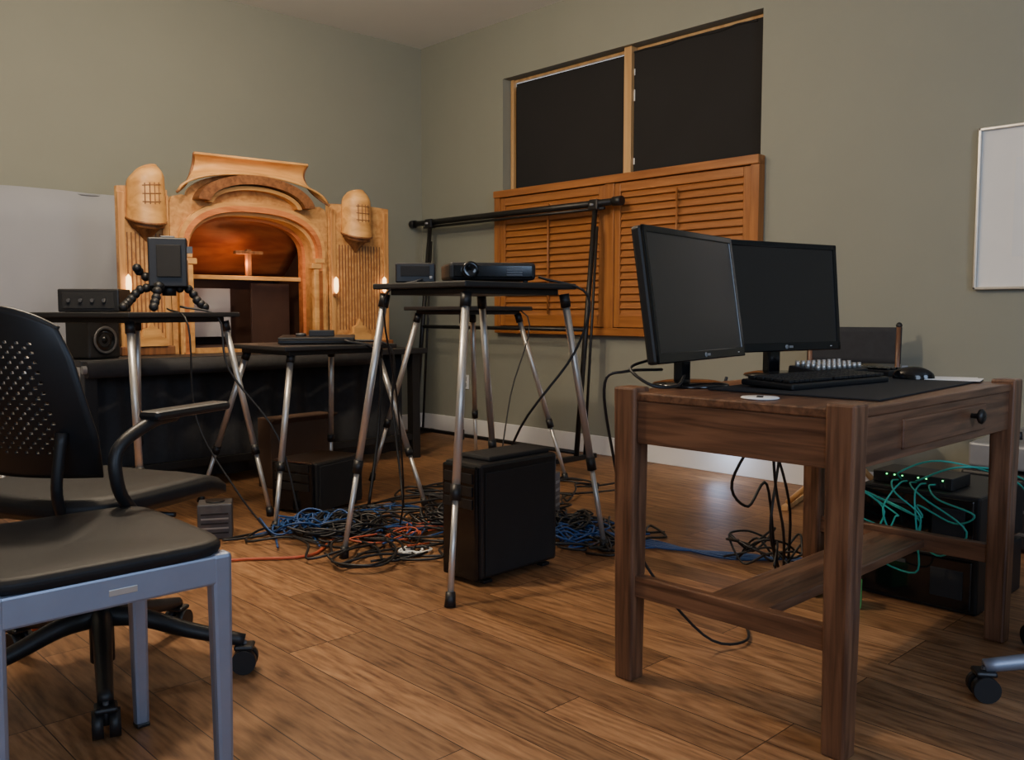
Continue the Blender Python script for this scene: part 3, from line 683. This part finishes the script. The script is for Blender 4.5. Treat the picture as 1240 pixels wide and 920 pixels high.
# ---------------------------------------------------------------- aluminium chair
g=G('aluminium_side_chair',(-3.95,-3.965,0),0,True)
cx0,cx1,cy0,cy1=-4.19,-3.75,-4.20,-3.735; CZ=.52
def cs(u,v):
    a=2*pi*u; c,s_=math.cos(a),math.sin(a); n=.28
    x=math.copysign(abs(c)**n,c); y=math.copysign(abs(s_)**n,s_)
    prof=[(0,0),(.98,0),(1,.01),(1,.018),(.97,.026),(.8,.028),(0,.018)]
    t=v*6; i=min(5,int(t)); f=t-i; r=prof[i][0]*(1-f)+prof[i+1][0]*f; z=prof[i][1]*(1-f)+prof[i+1][1]*f
    return ((cx0+cx1)/2+x*r*(cx1-cx0)/2,(cy0+cy1)/2+y*r*(cy1-cy0)/2,CZ-.028+z)
g.grid('seat_pad',cs,64,18,'seat')
g.bb('apron_front',cx0+.02,cx1-.02,cy0+.005,cy0+.03,CZ-.085,CZ-.028,'alu',.005)
g.bb('apron_back',cx0+.02,cx1-.02,cy1-.03,cy1-.005,CZ-.085,CZ-.028,'alu',.005)
g.bb('apron_right',cx1-.03,cx1-.005,cy0+.02,cy1-.02,CZ-.085,CZ-.028,'alu',.005)
g.bb('apron_left',cx0+.005,cx0+.03,cy0+.02,cy1-.02,CZ-.085,CZ-.028,'alu',.005)
g.bb('maker_plate',-3.985,-3.935,cy0+.0035,cy0+.006,CZ-.064,CZ-.052,'silver',.001)
for k,(x,y) in enumerate([(cx1-.022,cy0+.022),(cx1-.022,cy1-.022),(cx0+.022,cy0+.022),(cx0+.022,cy1-.022)]):
    g.box('leg_%d'%k,(.042,.036,CZ-.03),(x,y,(CZ-.03)/2+.004),'alu',bevel=.008,taper=(.75,.75)); g.box('glide_%d'%k,(.03,.03,.01),(x,y,.005),'blk')
for k,y in enumerate((cy0+.022,cy1-.022)): g.tube('back_post_%d'%k,[(cx0+.01,y,CZ-.05),(cx0-.04,y,CZ+.06),(cx0-.10,y,CZ+.36)],.016,'alu')
g.tube('back_top',[(cx0-.10,cy0+.022,CZ+.36),(cx0-.12,(cy0+cy1)/2,CZ+.375),(cx0-.10,cy1-.022,CZ+.36)],.018,'alu')
for k in range(3): 
    y=cy0+.12+.115*k; g.tube('back_slat_%d'%k,[(cx0,y,CZ-.03),(cx0-.05,y,CZ+.12),(cx0-.10,y,CZ+.36)],.011,'alu')

# ---------------------------------------------------------------- lights
def area(name,loc,size,power,col,target):
    l=bpy.data.lights.new(name,'AREA'); l.shape='DISK'; l.size=size; l.energy=power; l.color=col
    o=bpy.data.objects.new(name,l); link(o); o.location=loc
    o.rotation_euler=(Vector(target)-Vector(loc)).to_track_quat('-Z','Y').to_euler()
    return o
def spot(name,loc,tgt,e,col,ang,soft=.05):
    l=bpy.data.lights.new(name,'SPOT'); l.energy=e; l.color=col; l.spot_size=ang; l.spot_blend=.6; l.shadow_soft_size=soft
    o=bpy.data.objects.new(name,l); link(o); o.location=loc; o.rotation_euler=(Vector(tgt)-Vector(loc)).to_track_quat('-Z','Y').to_euler()
def pt(name,loc,e,col,r=.03):
    l=bpy.data.lights.new(name,'POINT'); l.energy=e; l.color=col; l.shadow_soft_size=r
    o=bpy.data.objects.new(name,l); link(o); o.location=loc
LX,LY=-3.45,-2.7
def pendant(x,y,drop):
    g=G('pendant_lamp',(x,y,H)); g.lathe('canopy_and_cord',[(.001,-.001),(.06,-.001),(.065,-.015),(.02,-.03),(.008,-.035),(.008,-drop+.12),(.02,-drop+.10),(.001,-drop+.10)],(0,0,0),'white')
pendant(LX,LY,.5)
pt('ceiling_lamp_bulb',(LX,LY,H-.5),125,(1,.81,.58),.09)
pendant(-2.15,-2.0,.34)  # extra out-of-view fixture, added only to carry the fill bulb below
pt('added_ceiling_fill',(-2.15,-2.0,H-.34),34,(1,.83,.60),.09)  # added fill light, brightens the ceiling and left wall; not a known lamp
area('rear_daylight',(-6.9,-7.6,1.9),2.2,75,(.62,.76,1),(-1.2,-3.6,1.0))
area('side_daylight',(-3.2,-8.4,1.9),1.8,80,(.50,.69,1),(-.4,-4.2,1.4))
spot('stage_spotlight',(-2.6,-2.9,2.2),(-1.9,-.9,1.45),20,(1,.62,.30),.60)
pt('stage_inner_lamp',(-1.97,-.80,1.24),1.7,(1,.5,.22))
pt('computer_glow',(-.16,-2.95,.14),1.3,(.5,.68,1),.06)
w=bpy.data.worlds.new('World'); SC.world=w; w.use_nodes=True
w.node_tree.nodes['Background'].inputs[0].default_value=(.5,.55,.65,1); w.node_tree.nodes['Background'].inputs[1].default_value=.15

# ---------------------------------------------------------------- camera
cam=bpy.data.cameras.new('camera'); co=bpy.data.objects.new('camera',cam); link(co)
cam.sensor_fit='HORIZONTAL'; cam.sensor_width=36; cam.lens=1080.34/1240*36; cam.clip_start=.05
co.location=(-4.5356,-5.8014,.9599); co.rotation_euler=(pi/2-.0771,0,-.7629)
SC.camera=co
